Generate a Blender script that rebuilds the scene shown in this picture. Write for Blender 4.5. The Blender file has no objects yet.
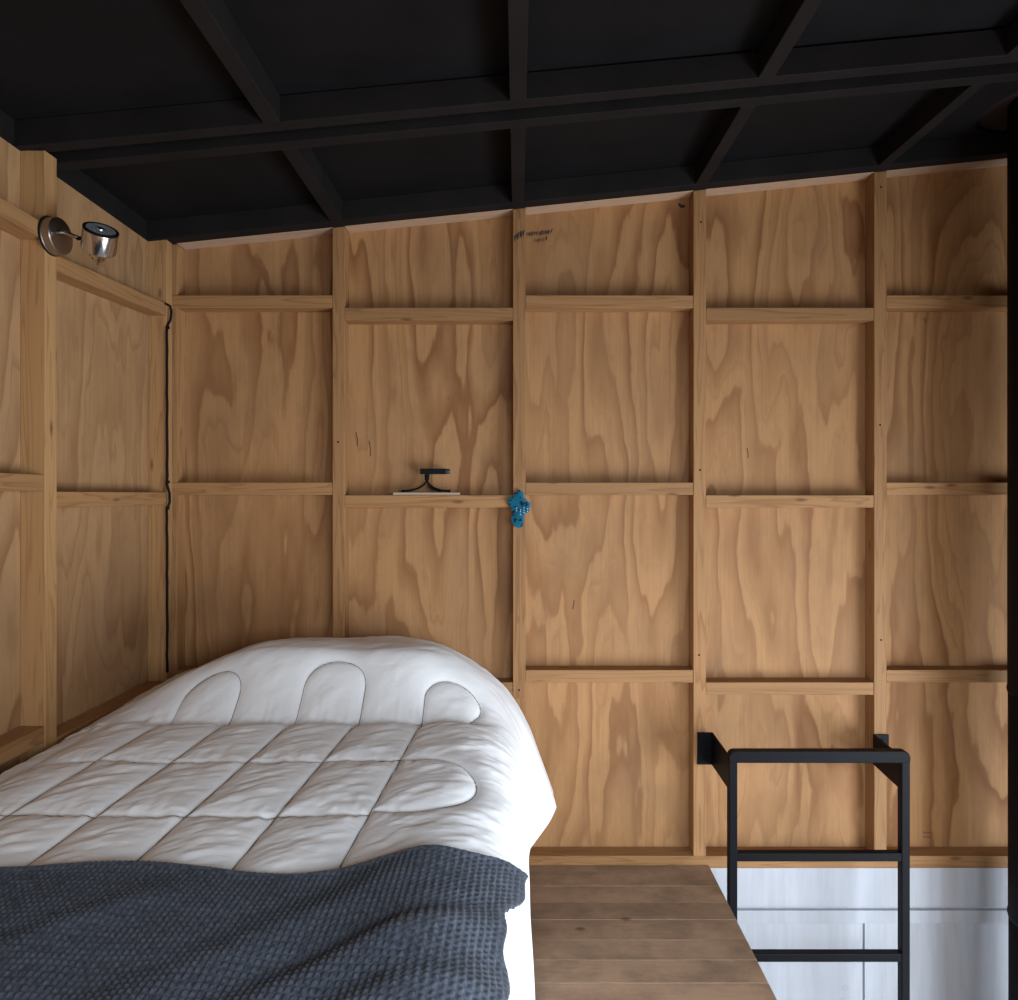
import bpy, bmesh, math, random
import numpy as np
from mathutils import Vector, Matrix

S = bpy.context.scene
C = S.collection
random.seed(7)
PI = math.pi
# ---------------------------------------------------------------- camera
F_PX = 685.0
VPX, VPY = 518.0, 490.0            # where the depth lines of the room meet
cam_d = bpy.data.cameras.new('camera')
cam = bpy.data.objects.new('camera', cam_d); C.objects.link(cam)
cam.location = (0, 0, 0); cam.rotation_euler = (PI/2, 0, 0)
cam_d.sensor_fit = 'HORIZONTAL'; cam_d.sensor_width = 36.0
cam_d.lens = 36.0*F_PX/1018.0
cam_d.shift_x = -(VPX-509.0)/1018.0
cam_d.shift_y = (VPY-500.0)/1018.0
cam_d.clip_start = 0.02; cam_d.clip_end = 60
S.camera = cam
# ---------------------------------------------------------------- world, lights, exposure
S.view_settings.view_transform = 'Standard'
S.view_settings.look = 'None'
S.view_settings.gamma = 1.0
S.view_settings.use_curve_mapping = False
S.view_settings.exposure = 0.5
S.cycles.use_denoising = True
S.cycles.max_bounces = 8
S.cycles.diffuse_bounces = 6
w = bpy.data.worlds.new('world'); S.world = w; w.use_nodes = True
bg = w.node_tree.nodes['Background']
bg.inputs[0].default_value = (0.72, 0.83, 1.0, 1); bg.inputs[1].default_value = 0.2

def area(name, loc, aim, sx, sy, power, col):
    d = bpy.data.lights.new(name, 'AREA'); d.shape = 'RECTANGLE'; d.size = sx; d.size_y = sy
    d.energy = power; d.color = col
    o = bpy.data.objects.new(name, d); C.objects.link(o); o.location = loc
    v = Vector(aim)-Vector(loc)
    o.rotation_euler = v.to_track_quat('-Z', 'Y').to_euler()
    return o
# daylight entering by the tall glazing in the right wall and by the window behind the camera
area('daylight_right', (2.24, 0.25, -1.20), (0, 0.50, -1.25), 2.0, 1.4, 84, (0.80, 0.90, 1.0))
area('daylight_rear', (0.60, -0.60, 0.00), (0.25, -0.12, -1.00), 1.5, 0.9, 45, (0.80, 0.90, 1.0))
area('daylight_lower', (2.24, 0.40, -2.70), (0.6, 0.9, -3.3), 1.8, 1.2, 24, (0.80, 0.90, 1.0))

# ---------------------------------------------------------------- helpers
def tag(o, label=None, cat=None, group=None, kind=None):
    if label: o['label'] = label
    if cat: o['category'] = cat
    if group: o['group'] = group
    if kind: o['kind'] = kind
    return o
def link(name, me, mat=None, parent=None):
    o = bpy.data.objects.new(name, me); C.objects.link(o)
    if mat: me.materials.append(mat)
    if parent:
        o.parent = parent
    return o
def obj(name, bm, mat, parent=None, smooth=False, origin=None):
    me = bpy.data.meshes.new(name)
    if origin is not None:
        for v in bm.verts: v.co -= Vector(origin)
    bmesh.ops.recalc_face_normals(bm, faces=bm.faces)
    bm.to_mesh(me); bm.free()
    if smooth: me.polygons.foreach_set('use_smooth', [True]*len(me.polygons))
    o = link(name, me, mat, parent)
    if origin is not None: o.location = origin
    return o
def bevel(bm, r, seg=2):
    if r > 0:
        bmesh.ops.bevel(bm, geom=list(bm.edges), offset=r, segments=seg, profile=0.5, affect='EDGES')
def box_bm(p0, p1, r=0.0):
    bm = bmesh.new()
    m = Matrix.Translation([(a+b)/2 for a, b in zip(p0, p1)]) @ Matrix.Diagonal([abs(b-a) for a, b in zip(p0, p1)]+[1])
    bmesh.ops.create_cube(bm, size=1, matrix=m)
    bevel(bm, r, 2)
    return bm
def hull8(pts, r=0.0):
    """box from eight corners: x0y0z0 x1y0z0 x1y1z0 x0y1z0 then the four above"""
    bm = bmesh.new(); v = [bm.verts.new(p) for p in pts]
    for f in ((0,3,2,1),(4,5,6,7),(0,1,5,4),(1,2,6,5),(2,3,7,6),(3,0,4,7)): bm.faces.new([v[i] for i in f])
    bmesh.ops.recalc_face_normals(bm, faces=bm.faces)
    bevel(bm, r, 2)
    return bm
def board(name, p0, p1, mat, parent, r=0.0015):
    """a sawn timber: own origin at its middle"""
    c = [(a+b)/2 for a, b in zip(p0, p1)]
    return obj(name, box_bm(p0, p1, r), mat, parent, origin=c)
def hboard(name, pts, mat, parent, r=0.0015):
    c = Vector((0,0,0))
    for p in pts: c += Vector(p)
    c /= 8
    return obj(name, hull8(pts, r), mat, parent, origin=c)
def tube_bm(pts, r, n=10, bm=None, cap=True):
    bm = bm or bmesh.new()
    pts = [Vector(p) for p in pts]; rings = []
    rr = r if isinstance(r, (list, tuple)) else [r]*len(pts)
    up = Vector((0.13, 0.31, 0.94))
    t0 = (pts[1]-pts[0]).normalized()
    if abs(t0.dot(up)) > 0.9: up = Vector((1, 0.2, 0.1))
    u = t0.cross(up).normalized()
    for i, p in enumerate(pts):
        t = (pts[min(i+1, len(pts)-1)]-pts[max(i-1, 0)]).normalized()
        u = (u - t*u.dot(t)).normalized(); v = t.cross(u)
        rings.append([bm.verts.new(p+(u*math.cos(2*PI*k/n)+v*math.sin(2*PI*k/n))*rr[i]) for k in range(n)])
    for a, b in zip(rings, rings[1:]):
        for k in range(n): bm.faces.new((a[k], a[(k+1)%n], b[(k+1)%n], b[k]))
    if cap:
        bm.faces.new(list(reversed(rings[0]))); bm.faces.new(rings[-1])
    return bm
def lathe_bm(prof, org, axis, n=40, bm=None):
    """prof: list of (distance along axis, radius)"""
    bm = bm or bmesh.new()
    q = Vector((0,0,1)).rotation_difference(Vector(axis).normalized()); org = Vector(org); rings = []
    for h, r in prof:
        rings.append([bm.verts.new(org+q @ Vector((max(r,1e-5)*math.cos(2*PI*k/n), max(r,1e-5)*math.sin(2*PI*k/n), h))) for k in range(n)])
    for a, b in zip(rings, rings[1:]):
        for k in range(n): bm.faces.new((a[k], a[(k+1)%n], b[(k+1)%n], b[k]))
    bm.faces.new(list(reversed(rings[0]))); bm.faces.new(rings[-1])
    return bm
def empty(name, loc):
    o = bpy.data.objects.new(name, None); C.objects.link(o); o.location = loc; o.empty_display_size = 0.05
    return o
def adopt(root, *kids):
    """parents finished parts, keeping where they stand"""
    for k in kids:
        k.parent = root; k.matrix_parent_inverse = Matrix.Translation(root.location).inverted()

# ---------------------------------------------------------------- materials
class NT:
    def __init__(s, name, rough=0.6, metal=0.0, spec=0.3):
        s.m = bpy.data.materials.new(name); s.m.use_nodes = True
        s.t = s.m.node_tree; s.b = s.t.nodes['Principled BSDF']
        s.b.inputs['Roughness'].default_value = rough; s.b.inputs['Metallic'].default_value = metal
        s.b.inputs['Specular IOR Level'].default_value = spec
    def put(s, sock, v):
        if isinstance(v, bpy.types.NodeSocket): s.t.links.new(v, sock)
        else: sock.default_value = v
    def math(s, op, a, b=0.0, c=0.0, clamp=False):
        n = s.t.nodes.new('ShaderNodeMath'); n.operation = op; n.use_clamp = clamp
        s.put(n.inputs[0], a); s.put(n.inputs[1], b); s.put(n.inputs[2], c); return n.outputs[0]
    def vec(s, op, a, b=(0,0,0)):
        n = s.t.nodes.new('ShaderNodeVectorMath'); n.operation = op
        s.put(n.inputs[0], a); s.put(n.inputs[1], b); return n.outputs[0]
    def coord(s): return s.t.nodes.new('ShaderNodeTexCoord').outputs['Object']
    def rnd(s): return s.t.nodes.new('ShaderNodeObjectInfo').outputs['Random']
    def xyz(s, v):
        n = s.t.nodes.new('ShaderNodeSeparateXYZ'); s.put(n.inputs[0], v); return n.outputs
    def comb(s, x, y, z):
        n = s.t.nodes.new('ShaderNodeCombineXYZ')
        for i, v in enumerate((x, y, z)): s.put(n.inputs[i], v)
        return n.outputs[0]
    def noise(s, v, scale=1.0, detail=2.0, rough=0.5, dist=0.0):
        n = s.t.nodes.new('ShaderNodeTexNoise'); s.put(n.inputs['Vector'], v)
        n.inputs['Scale'].default_value = scale; n.inputs['Detail'].default_value = detail
        n.inputs['Roughness'].default_value = rough; n.inputs['Distortion'].default_value = dist
        return n.outputs[0]
    def voro(s, v, scale=1.0):
        n = s.t.nodes.new('ShaderNodeTexVoronoi'); s.put(n.inputs['Vector'], v); n.inputs['Scale'].default_value = scale
        return n.outputs['Distance']
    def ramp(s, f, stops, interp='LINEAR'):
        n = s.t.nodes.new('ShaderNodeValToRGB'); s.put(n.inputs[0], f); r = n.color_ramp; r.interpolation = interp
        while len(r.elements) < len(stops): r.elements.new(0.5)
        for e, (p, c) in zip(r.elements, stops):
            e.position = p; e.color = (c, c, c, 1) if isinstance(c, (int, float)) else tuple(c)+(1,)
        return n.outputs[0]
    def mix(s, f, a, b, mode='MIX'):
        n = s.t.nodes.new('ShaderNodeMix'); n.data_type = 'RGBA'; n.blend_type = mode
        s.put(n.inputs[0], f)
        for i, v in ((6, a), (7, b)):
            if isinstance(v, tuple) and len(v) == 3: v = v+(1,)
            s.put(n.inputs[i], v)
        return n.outputs[2]
    def bump(s, h, strength=0.3, dist=0.002):
        n = s.t.nodes.new('ShaderNodeBump'); n.inputs['Strength'].default_value = strength; n.inputs['Distance'].default_value = dist
        s.put(n.inputs['Height'], h); s.put(s.b.inputs['Normal'], n.outputs[0])
    def color(s, c):
        if isinstance(c, tuple) and len(c) == 3: c = c+(1,)
        s.put(s.b.inputs['Base Color'], c)

def plain(name, col, rough=0.5, metal=0.0, spec=0.4):
    n = NT(name, rough, metal, spec); n.color(col); return n.m

def plywood(name, axis, tint=(1,1,1), x0=0.0, mark=False):
    """rotary-cut pine plywood: vertical flowing contour figure that starts anew on each sheet"""
    n = NT(name, 0.62, 0, 0.25)
    co = n.coord(); o = n.xyz(co)
    h = o[0] if axis == 'x' else o[1]; z = o[2]
    sheet = n.math('FLOOR', n.math('DIVIDE', n.math('SUBTRACT', h, x0), 1.222))
    off = n.math('MULTIPLY', sheet, 5.37)
    wob = n.noise(n.comb(n.math('MULTIPLY', h, 14.0), off, n.math('MULTIPLY', z, 6.0)), 1.0, 3.0, 0.6)
    big = n.noise(n.comb(n.math('MULTIPLY', h, 3.3), off, n.math('MULTIPLY', z, 0.62)), 1.0, 1.5, 0.45, 0.25)
    mid = n.noise(n.comb(n.math('MULTIPLY', h, 9.0), n.math('ADD', off, 3.0), n.math('MULTIPLY', z, 1.7)), 1.0, 2.5, 0.6, 0.2)
    f = n.math('ADD', n.math('MULTIPLY', big, 9.5), n.math('MULTIPLY', h, 4.0))
    f = n.math('ADD', f, n.math('MULTIPLY', mid, 2.1))
    f = n.math('ADD', f, n.math('MULTIPLY', wob, 0.34))
    saw = n.math('FRACT', f)
    lvl = n.math('FLOOR', f)
    line = n.ramp(saw, [(0.0, 0.0), (0.30, 0.0), (0.50, 0.42), (0.66, 0.62), (0.80, 0.95), (0.86, 0.85), (0.91, 0.12), (1.0, 0.0)])
    saw2 = n.math('FRACT', n.math('ADD', n.math('MULTIPLY', f, 2.0), n.math('MULTIPLY', wob, 0.35)))
    line2 = n.ramp(saw2, [(0.0, 0.0), (0.55, 0.0), (0.86, 1.0), (0.95, 0.1), (1.0, 0.0)])
    # each growth layer is a little different in depth of colour
    lv = n.noise(n.comb(n.math('MULTIPLY', lvl, 3.17), off, n.math('MULTIPLY', z, 1.4)), 1.0, 0.0)
    amt = n.math('MULTIPLY', line, n.ramp(lv, [(0.3, 0.30), (0.68, 1.0)]))
    amt = n.math('MAXIMUM', amt, n.math('MULTIPLY', line2, n.ramp(lv, [(0.35, 0.45), (0.6, 0.08)])))
    c = n.mix(amt, (0.450, 0.240, 0.102), (0.228, 0.092, 0.031))
    streak = n.noise(n.comb(n.math('MULTIPLY', h, 150.0), off, n.math('MULTIPLY', z, 2.6)), 1.0, 3.0, 0.65)
    c = n.mix(n.math('MULTIPLY', n.ramp(streak, [(0.35, 0.0), (0.75, 1.0)]), 0.34), c, (0.255, 0.125, 0.052))
    mot = n.noise(n.comb(n.math('MULTIPLY', h, 26.0), off, n.math('MULTIPLY', z, 9.0)), 1.0, 4.0, 0.7)
    c = n.mix(n.math('MULTIPLY', n.ramp(mot, [(0.5, 0.0), (0.75, 1.0)]), 0.30), c, (0.215, 0.112, 0.050))
    blot = n.noise(n.comb(n.math('MULTIPLY', h, 4.0), n.math('ADD', off, 9.0), n.math('MULTIPLY', z, 2.2)), 1.0, 4.0, 0.6)
    c = n.mix(n.math('MULTIPLY', n.ramp(blot, [(0.48, 0.0), (0.72, 1.0)]), 0.34), c, (0.19, 0.115, 0.066))
    kn = n.voro(n.comb(n.math('MULTIPLY', h, 5.5), off, n.math('MULTIPLY', z, 1.6)), 1.0)
    c = n.mix(n.ramp(kn, [(0.0, 0.9), (0.012, 0.7), (0.024, 0.0)]), c, (0.09, 0.05, 0.03))
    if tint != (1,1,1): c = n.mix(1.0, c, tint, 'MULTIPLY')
    n.color(c); n.bump(streak, 0.12, 0.001)
    return n.m

def timber(name, axis, a=(0.455,0.245,0.104), b=(0.27,0.120,0.044), rough=0.62, knots=True):
    """sawn pine; grain along the given axis, a different piece for each object"""
    n = NT(name, rough, 0, 0.25)
    r = n.rnd(); co = n.vec('ADD', n.coord(), n.comb(n.math('MULTIPLY', r, 37.0), n.math('MULTIPLY', r, 71.0), n.math('MULTIPLY', r, 19.0)))
    sc = {'x': (1.3, 26, 26), 'y': (26, 1.3, 26), 'z': (26, 26, 1.3)}[axis]
    v = n.vec('MULTIPLY', co, sc)
    g = n.noise(v, 1.0, 2.0, 0.5, 0.5)
    line = n.math('FRACT', n.math('MULTIPLY', g, 7.0))
    line = n.ramp(line, [(0.0, 0.1), (0.6, 0.25), (0.9, 1.0), (1.0, 0.15)])
    fine = n.noise(n.vec('MULTIPLY', v, (3.5, 3.5, 3.5)), 1.0, 3.0, 0.6)
    c = n.mix(n.math('MULTIPLY', line, 0.72), a, b)
    c = n.mix(n.math('MULTIPLY', fine, 0.25), c, tuple(x*0.62 for x in b))
    tone = n.ramp(r, [(0.0, 0.78), (0.5, 1.0), (1.0, 0.88)])
    c = n.mix(1.0, c, tone, 'MULTIPLY')
    if knots:
        ks = {'x': (5, 16, 16), 'y': (16, 5, 16), 'z': (16, 16, 5)}[axis]
        k = n.voro(n.vec('MULTIPLY', co, ks), 1.0)
        c = n.mix(n.ramp(k, [(0.0, 0.9), (0.07, 0.55), (0.13, 0.0)]), c, (0.12, 0.055, 0.028))
    n.color(c); n.bump(fine, 0.15, 0.001)
    return n.m

M = {}
M['ply_back'] = plywood('pine_plywood_back', 'x', x0=0.007)
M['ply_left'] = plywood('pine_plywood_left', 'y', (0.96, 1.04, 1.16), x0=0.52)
M['tim_z'] = timber('sawn_pine_upright', 'z')
M['tim_x'] = timber('sawn_pine_across', 'x')
M['tim_y'] = timber('sawn_pine_along', 'y')
M['tim_z_lit'] = timber('sawn_pine_upright_left_lit', 'z', (0.50,0.285,0.122), (0.33,0.16,0.062))  # same pine; light falling on the left wall studs is put into its colour
M['tim_pink'] = timber('fresh_pink_pine', 'x', (0.60, 0.41, 0.28), (0.48, 0.30, 0.19), knots=False)
M['tim_fresh'] = timber('fresh_pale_pine', 'z', (0.74, 0.52, 0.30), (0.58, 0.36, 0.18))

def black_paint(name, base):
    n = NT(name, 0.7, 0, 0.18)
    co = n.coord()
    g = n.noise(n.vec('MULTIPLY', co, (6, 6, 6)), 1.0, 4.0, 0.6)
    f = n.noise(n.vec('MULTIPLY', co, (80, 80, 80)), 1.0, 2.0, 0.6)
    c = n.mix(n.ramp(g, [(0.3, 0.0), (0.75, 1.0)]), tuple(x*0.8 for x in base), tuple(x*1.35 for x in base))
    n.color(c); n.bump(f, 0.25, 0.001)
    return n.m
M['black_board'] = black_paint('black_stained_board', (0.0062, 0.0058, 0.0067))
M['black_joist'] = black_paint('black_stained_timber', (0.0110, 0.0094, 0.0094))
M['black_steel'] = black_paint('black_painted_steel', (0.0036, 0.0040, 0.0056))
M['black_steel'].node_tree.nodes['Principled BSDF'].inputs['Roughness'].default_value = 0.5
M['black_steel'].node_tree.nodes['Principled BSDF'].inputs['Specular IOR Level'].default_value = 0.1
M['flue'] = plain('matt_black_flue', (0.003, 0.003, 0.004), 0.6, 0, 0.15)
M['hole'] = plain('dark_brown_timber', (0.02, 0.008, 0.005), 0.8)

def floor_mat():
    n = NT('worn_floorboards', 0.58, 0, 0.3)
    r = n.rnd(); co = n.coord(); o = n.xyz(co)
    plank = n.math('FLOOR', n.math('DIVIDE', n.math('SUBTRACT', o[1], 2.21), 0.0865))
    off = n.math('MULTIPLY', plank, 7.77)
    v = n.comb(n.math('MULTIPLY', o[0], 1.5), n.math('ADD', n.math('MULTIPLY', o[1], 30.0), off), off)
    g = n.noise(v, 1.0, 3.0, 0.55, 0.6)
    line = n.math('FRACT', n.math('MULTIPLY', g, 5.0))
    line = n.ramp(line, [(0.0, 0.2), (0.6, 0.3), (0.9, 0.9), (1.0, 0.2)])
    c = n.mix(n.math('MULTIPLY', line, 0.35), (0.40, 0.265, 0.175), (0.25, 0.155, 0.10))
    st = n.noise(n.comb(n.math('MULTIPLY', o[0], 7.0), n.math('MULTIPLY', o[1], 10.0), off), 1.0, 5.0, 0.65)
    c = n.mix(n.math('MULTIPLY', n.ramp(st, [(0.40, 0.0), (0.66, 1.0)]), 0.72), c, (0.17, 0.118, 0.082))
    tone = n.noise(n.comb(off, 0.0, 0.0), 1.0, 0.0)
    c = n.mix(1.0, c, n.ramp(tone, [(0.3, 0.82), (0.7, 1.12)]), 'MULTIPLY')
    k = n.voro(n.comb(n.math('MULTIPLY', o[0], 5.0), n.math('MULTIPLY', o[1], 9.0), 0.3), 1.0)
    c = n.mix(n.ramp(k, [(0.0, 0.9), (0.05, 0.7), (0.10, 0.0)]), c, (0.07, 0.04, 0.028))
    fine = n.noise(n.comb(n.math('MULTIPLY', o[0], 14.0), n.math('MULTIPLY', o[1], 240.0), 0.0), 1.0, 2.0)
    n.color(c); n.bump(fine, 0.15, 0.001)
    return n.m
M['floor'] = floor_mat()

def whitewash():
    n = NT('white_washed_timber', 0.6, 0, 0.3)
    co = n.coord()
    g = n.noise(n.vec('MULTIPLY', co, (30, 30, 3)), 1.0, 4.0, 0.65)
    k = n.voro(n.vec('MULTIPLY', co, (5.1, 3, 6.3)), 1.0)
    c = n.mix(n.ramp(g, [(0.42, 0.0), (0.8, 1.0)]), (0.46, 0.475, 0.51), (0.37, 0.38, 0.415))
    c = n.mix(n.ramp(k, [(0.0, 0.6), (0.05, 0.15), (0.07, 0.4), (0.09, 0.0)]), c, (0.34, 0.35, 0.38))
    n.color(c); n.bump(g, 0.1, 0.001)
    return n.m
M['white'] = whitewash()

def cloth(name, base, sheen=0.2):
    n = NT(name, 0.85, 0, 0.15)
    co = n.coord()
    f = n.noise(n.vec('MULTIPLY', co, (22, 46, 30)), 1.0, 4.0, 0.6, 0.8)
    n.color(base); n.bump(f, 0.30, 0.004)
    n.b.inputs['Sheen Weight'].default_value = sheen
    return n.m
M['duvet'] = cloth('white_cotton', (0.87, 0.868, 0.87))
M['thread'] = plain('grey_thread', (0.20, 0.175, 0.15), 0.9)
M['sheet'] = plain('white_sheet', (0.80, 0.80, 0.80), 0.9)

def wool():
    n = NT('blue_grey_wool', 0.95, 0, 0.1)
    co = n.coord()
    a = n.noise(n.vec('MULTIPLY', co, (150, 150, 150)), 1.0, 2.0, 0.6)
    b = n.noise(n.vec('MULTIPLY', co, (9, 30, 9)), 1.0, 2.0, 0.6)
    c = n.mix(n.ramp(a, [(0.3, 0.0), (0.7, 1.0)]), (0.022, 0.0265, 0.038), (0.074, 0.084, 0.108))
    c = n.mix(n.math('MULTIPLY', n.ramp(b, [(0.5, 0.0), (0.8, 1.0)]), 0.35), c, (0.10, 0.12, 0.16))
    n.color(c); n.bump(a, 0.4, 0.002); n.b.inputs['Sheen Weight'].default_value = 0.15
    return n.m
M['wool'] = wool()

def brushed(name, col, rough):
    n = NT(name, rough, 1.0)
    g = n.noise(n.vec('MULTIPLY', n.coord(), (40, 400, 400)), 1.0, 2.0)
    n.color(col); n.bump(g, 0.08, 0.0005); return n.m
M['steel'] = brushed('brushed_nickel', (0.40, 0.36, 0.33), 0.34)
M['chrome'] = plain('polished_chrome', (0.62, 0.60, 0.60), 0.17, 1.0)
M['dark'] = plain('dark_rubber', (0.006, 0.006, 0.007), 0.7, 0, 0.15)
gl = NT('lamp_glass', 0.08, 0.0, 0.5); gl.color((0.75, 0.82, 0.86)); gl.b.inputs['Transmission Weight'].default_value = 0.75
M['glass'] = gl.m
M['reflector'] = plain('silver_reflector', (0.7, 0.76, 0.80), 0.22, 1.0)
M['teal'] = plain('teal_yarn', (0.006, 0.19, 0.31), 0.7)
M['navy'] = plain('dark_teal_yarn', (0.003, 0.03, 0.055), 0.8)
M['bead'] = plain('pale_blue_bead', (0.55, 0.75, 0.85), 0.3)
M['pale_wood'] = timber('pale_offcut_wood', 'x', (0.52, 0.40, 0.30), (0.42, 0.31, 0.22), knots=False)

# ---------------------------------------------------------------- room measures
XL, XLF = -1.240, -1.178          # left wall: plywood face, stud face
YB, YBF = 2.397, 2.335            # back wall: plywood face, stud face
ZF = -1.278                       # loft floor
XR = 2.30; YR = -0.75; ZLOW = -3.60
XE = 0.650                        # edge of the loft floor
T = 0.041
def zc(x, y=YBF):                 # underside of the ceiling joists
    s = 0.0925+0.010*(y-1.69)/0.645
    return 0.959+s*x
def X(px, y): return (px-VPX)*y/F_PX
def Z(py, y): return (VPY-py)*y/F_PX

# ---------------------------------------------------------------- back wall
bm = hull8([(XL-0.05, YB, ZF-0.02), (XR, YB, ZF-0.02), (XR, YB+0.012, ZF-0.02), (XL-0.05, YB+0.012, ZF-0.02),
            (XL-0.05, YB, zc(XL)+0.10), (XR, YB, zc(XR)+0.10), (XR, YB+0.012, zc(XR)+0.10), (XL-0.05, YB+0.012, zc(XL)+0.10)])
wall_back = obj('wall_back', bm, M['ply_back']); tag(wall_back, kind='structure')
stud_px = [(166, 176.5), (332.5, 344.5), (513, 525.5), (693.5, 706), (874.3, 886.7)]
studs = [(X(a, YBF), X(b, YBF)) for a, b in stud_px]
studs += [(studs[-1][0]+0.61*k, studs[-1][1]+0.61*k) for k in (1,)]
plate_top = Z(856, YBF)
for i, (a, b) in enumerate(studs):
    z0 = plate_top
    yf = YBF+0.004 if i == 0 else YBF
    if i == 2: z0 = Z(698, YBF)                    # this one stops short behind the bed
    hboard('stud', [(a, yf, z0), (b, yf, z0), (b, YB, z0), (a, YB, z0),
                    (a, yf, zc(a)), (b, yf, zc(b)), (b, YB, zc(b)), (a, YB, zc(a))], M['tim_z'], wall_back)
# a second stud doubled against the short one, set back
rows_a = [Z(295.2, YBF), Z(482.5, YBF), Z(670.3, YBF)]
rows_b = [Z(307.6, YBF), Z(495.2, YBF), Z(682.6, YBF)]
for i in range(len(studs)-1):
    a, b = studs[i][1], studs[i+1][0]
    if i == 0: a = studs[0][0]
    for k, zt in enumerate(rows_a if i % 2 == 0 else rows_b):
        th = 0.0425
        if i == 1 and k == 0: th = 0.043
        b2 = b if not (i == 2 and k == 2) else b
        board('noggin', (a+0.0006, YBF+0.0008*(k+1), zt-th), (b2-0.0006, YB, zt), M['tim_x'], wall_back)
board('bottom_plate', (XL, YBF, ZF-0.011), (XR, YB, plate_top), M['tim_x'], wall_back)
for i in range(len(studs)):
    a = studs[i][1]; b = studs[i+1][0] if i+1 < len(studs) else XR
    hboard('top_plate', [(a, YBF, zc(a)), (b, YBF, zc(b)), (b, YB, zc(b)), (a, YB, zc(a)),
                         (a, YBF, zc(a)+T), (b, YBF, zc(b)+T), (b, YB, zc(b)+T), (a, YB, zc(a)+T)], M['tim_pink'], wall_back)
# ---------------------------------------------------------------- left wall
bm = box_bm((XL-0.012, YR, ZF-0.02), (XL, YB-0.0, 0.862))
wall_left = obj('wall_left', bm, M['ply_left']); tag(wall_left, kind='structure')
lst = [(1.706, 1.750), (2.296, 2.3345)]
while lst[0][0] > YR+0.65: lst.insert(0, (lst[0][0]-0.61, lst[0][0]-0.61+0.041))
for i, (a, b) in enumerate(lst):
    board('stud', (XL, a, ZF+T), (XLF, b, 0.846), M['tim_z_lit'], wall_left)
lr = {len(lst)-2: ((0.601, 0.625), (-0.004, -0.008), (-0.632, -0.640)),
      len(lst)-3: ((0.672, 0.664), (0.043, 0.038), (-0.587, -0.587))}
for i in range(len(lst)-1):
    a, b = lst[i][1], lst[i+1][0]
    for z0, z1 in lr.get(i, ((0.60, 0.60), (0.0, 0.0), (-0.63, -0.63)) if (len(lst)-i) % 2 == 0 else ((0.67, 0.67), (0.04, 0.04), (-0.59, -0.59))):
        x1 = XLF-0.0008
        if i == len(lst)-2: b = 2.302
        hboard('noggin', [(XL, a, z0-T), (x1, a, z0-T), (x1, b, z1-T), (XL, b, z1-T),
                          (XL, a, z0), (x1, a, z0), (x1, b, z1), (XL, b, z1)], M['tim_y'], wall_left)
board('bottom_plate', (XL, YR, ZF), (XLF, YBF-0.001, ZF+T), M['tim_y'], wall_left)

# ---------------------------------------------------------------- floors and the parts of the room behind and beside the camera
bm = bmesh.new()
def add_box(bm, p0, p1, r=0.0):
    b = box_bm(p0, p1, r); me = bpy.data.meshes.new('t'); b.to_mesh(me); b.free(); bm.from_mesh(me); bpy.data.meshes.remove(me)
pe = [2.3345, 2.212, 2.122, 2.038, 1.946, 1.863, 1.776, 1.69]
while pe[-1] > YR+0.12: pe.append(pe[-1]-0.0865)
pe.append(YR)
for a, b in zip(pe, pe[1:]):
    add_box(bm, (XL, b+0.0006, ZF-0.032), (XE, a-0.0006, ZF+0.0008*random.uniform(-1, 0.4)), 0.0012)
floor = obj('floor', bm, M['floor']); tag(floor, kind='structure')
for k in range(7):
    yy = 2.29-0.6*k
    if yy > YR: board('floor_joist', (XL, yy-0.041, ZF-0.165), (XE-0.002, yy, ZF-0.033), M['white'], floor)
floor_low = obj('floor_lower', box_bm((XL-0.1, YR, ZLOW-0.05), (XR, YB+0.1, ZLOW)), M['white']); tag(floor_low, kind='structure')

# lower storey, back wall: white-washed
YW = 2.338
wl = obj('wall_lower_back', box_bm((XL-0.05, YW+0.016, ZLOW), (XR, YW+0.03, ZF-0.013)), M['white']); tag(wl, kind='structure')
board('rim_board', (XL, YW, Z(907, YW)), (XR, YW+0.016, ZF-0.0125), M['white'], wl, 0.002)
board('top_plate', (XL, YW+0.002, Z(924, YW)), (XR, YW+0.016, Z(911, YW)), M['white'], wl, 0.002)
for k in range(-3, 4):
    a = X(866, YW)+0.61*k
    board('stud', (a, YW+0.009, ZLOW), (a+0.075, YW+0.0155, Z(924, YW)-0.001), M['white'], wl, 0.001)
wll = obj('wall_lower_left', box_bm((XL-0.10, YR, ZLOW), (XL-0.06, YB, ZF-0.033)), M['white']); tag(wll, kind='structure')
# right wall with its tall glazed opening, rear wall with a strip window
wy0, wy1, wz0, wz1 = -0.72, 1.32, -1.85, -0.15
bm = bmesh.new()
add_box(bm, (XR, YR, ZLOW), (XR+0.02, YB+0.1, -3.35)); add_box(bm, (XR, YR, -3.35), (XR+0.02, -0.55, wz0)); add_box(bm, (XR, 1.35, -3.35), (XR+0.02, YB+0.1, wz0)); add_box(bm, (XR, -0.55, -2.05), (XR+0.02, 1.35, wz0)); add_box(bm, (XR, YR, wz1), (XR+0.02, YB+0.1, 1.5))
add_box(bm, (XR, YR, wz0), (XR+0.02, wy0, wz1)); add_box(bm, (XR, wy1, wz0), (XR+0.02, YB+0.1, wz1))
wr = obj('wall_right', bm, M['ply_left']); tag(wr, kind='structure')
bm = bmesh.new()
for a, b in (((wy0, wz0), (wy0+0.05, wz1)), ((wy1-0.05, wz0), (wy1, wz1)), ((wy0, wz0), (wy1, wz0+0.05)), ((wy0, wz1-0.05), (wy1, wz1)), ((0.33, wz0), (0.37, wz1))):
    add_box(bm, (XR-0.02, a[0], a[1]), (XR+0.03, b[0], b[1]))
w1 = obj('window_1', bm, M['black_steel']); tag(w1, kind='structure')
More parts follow.
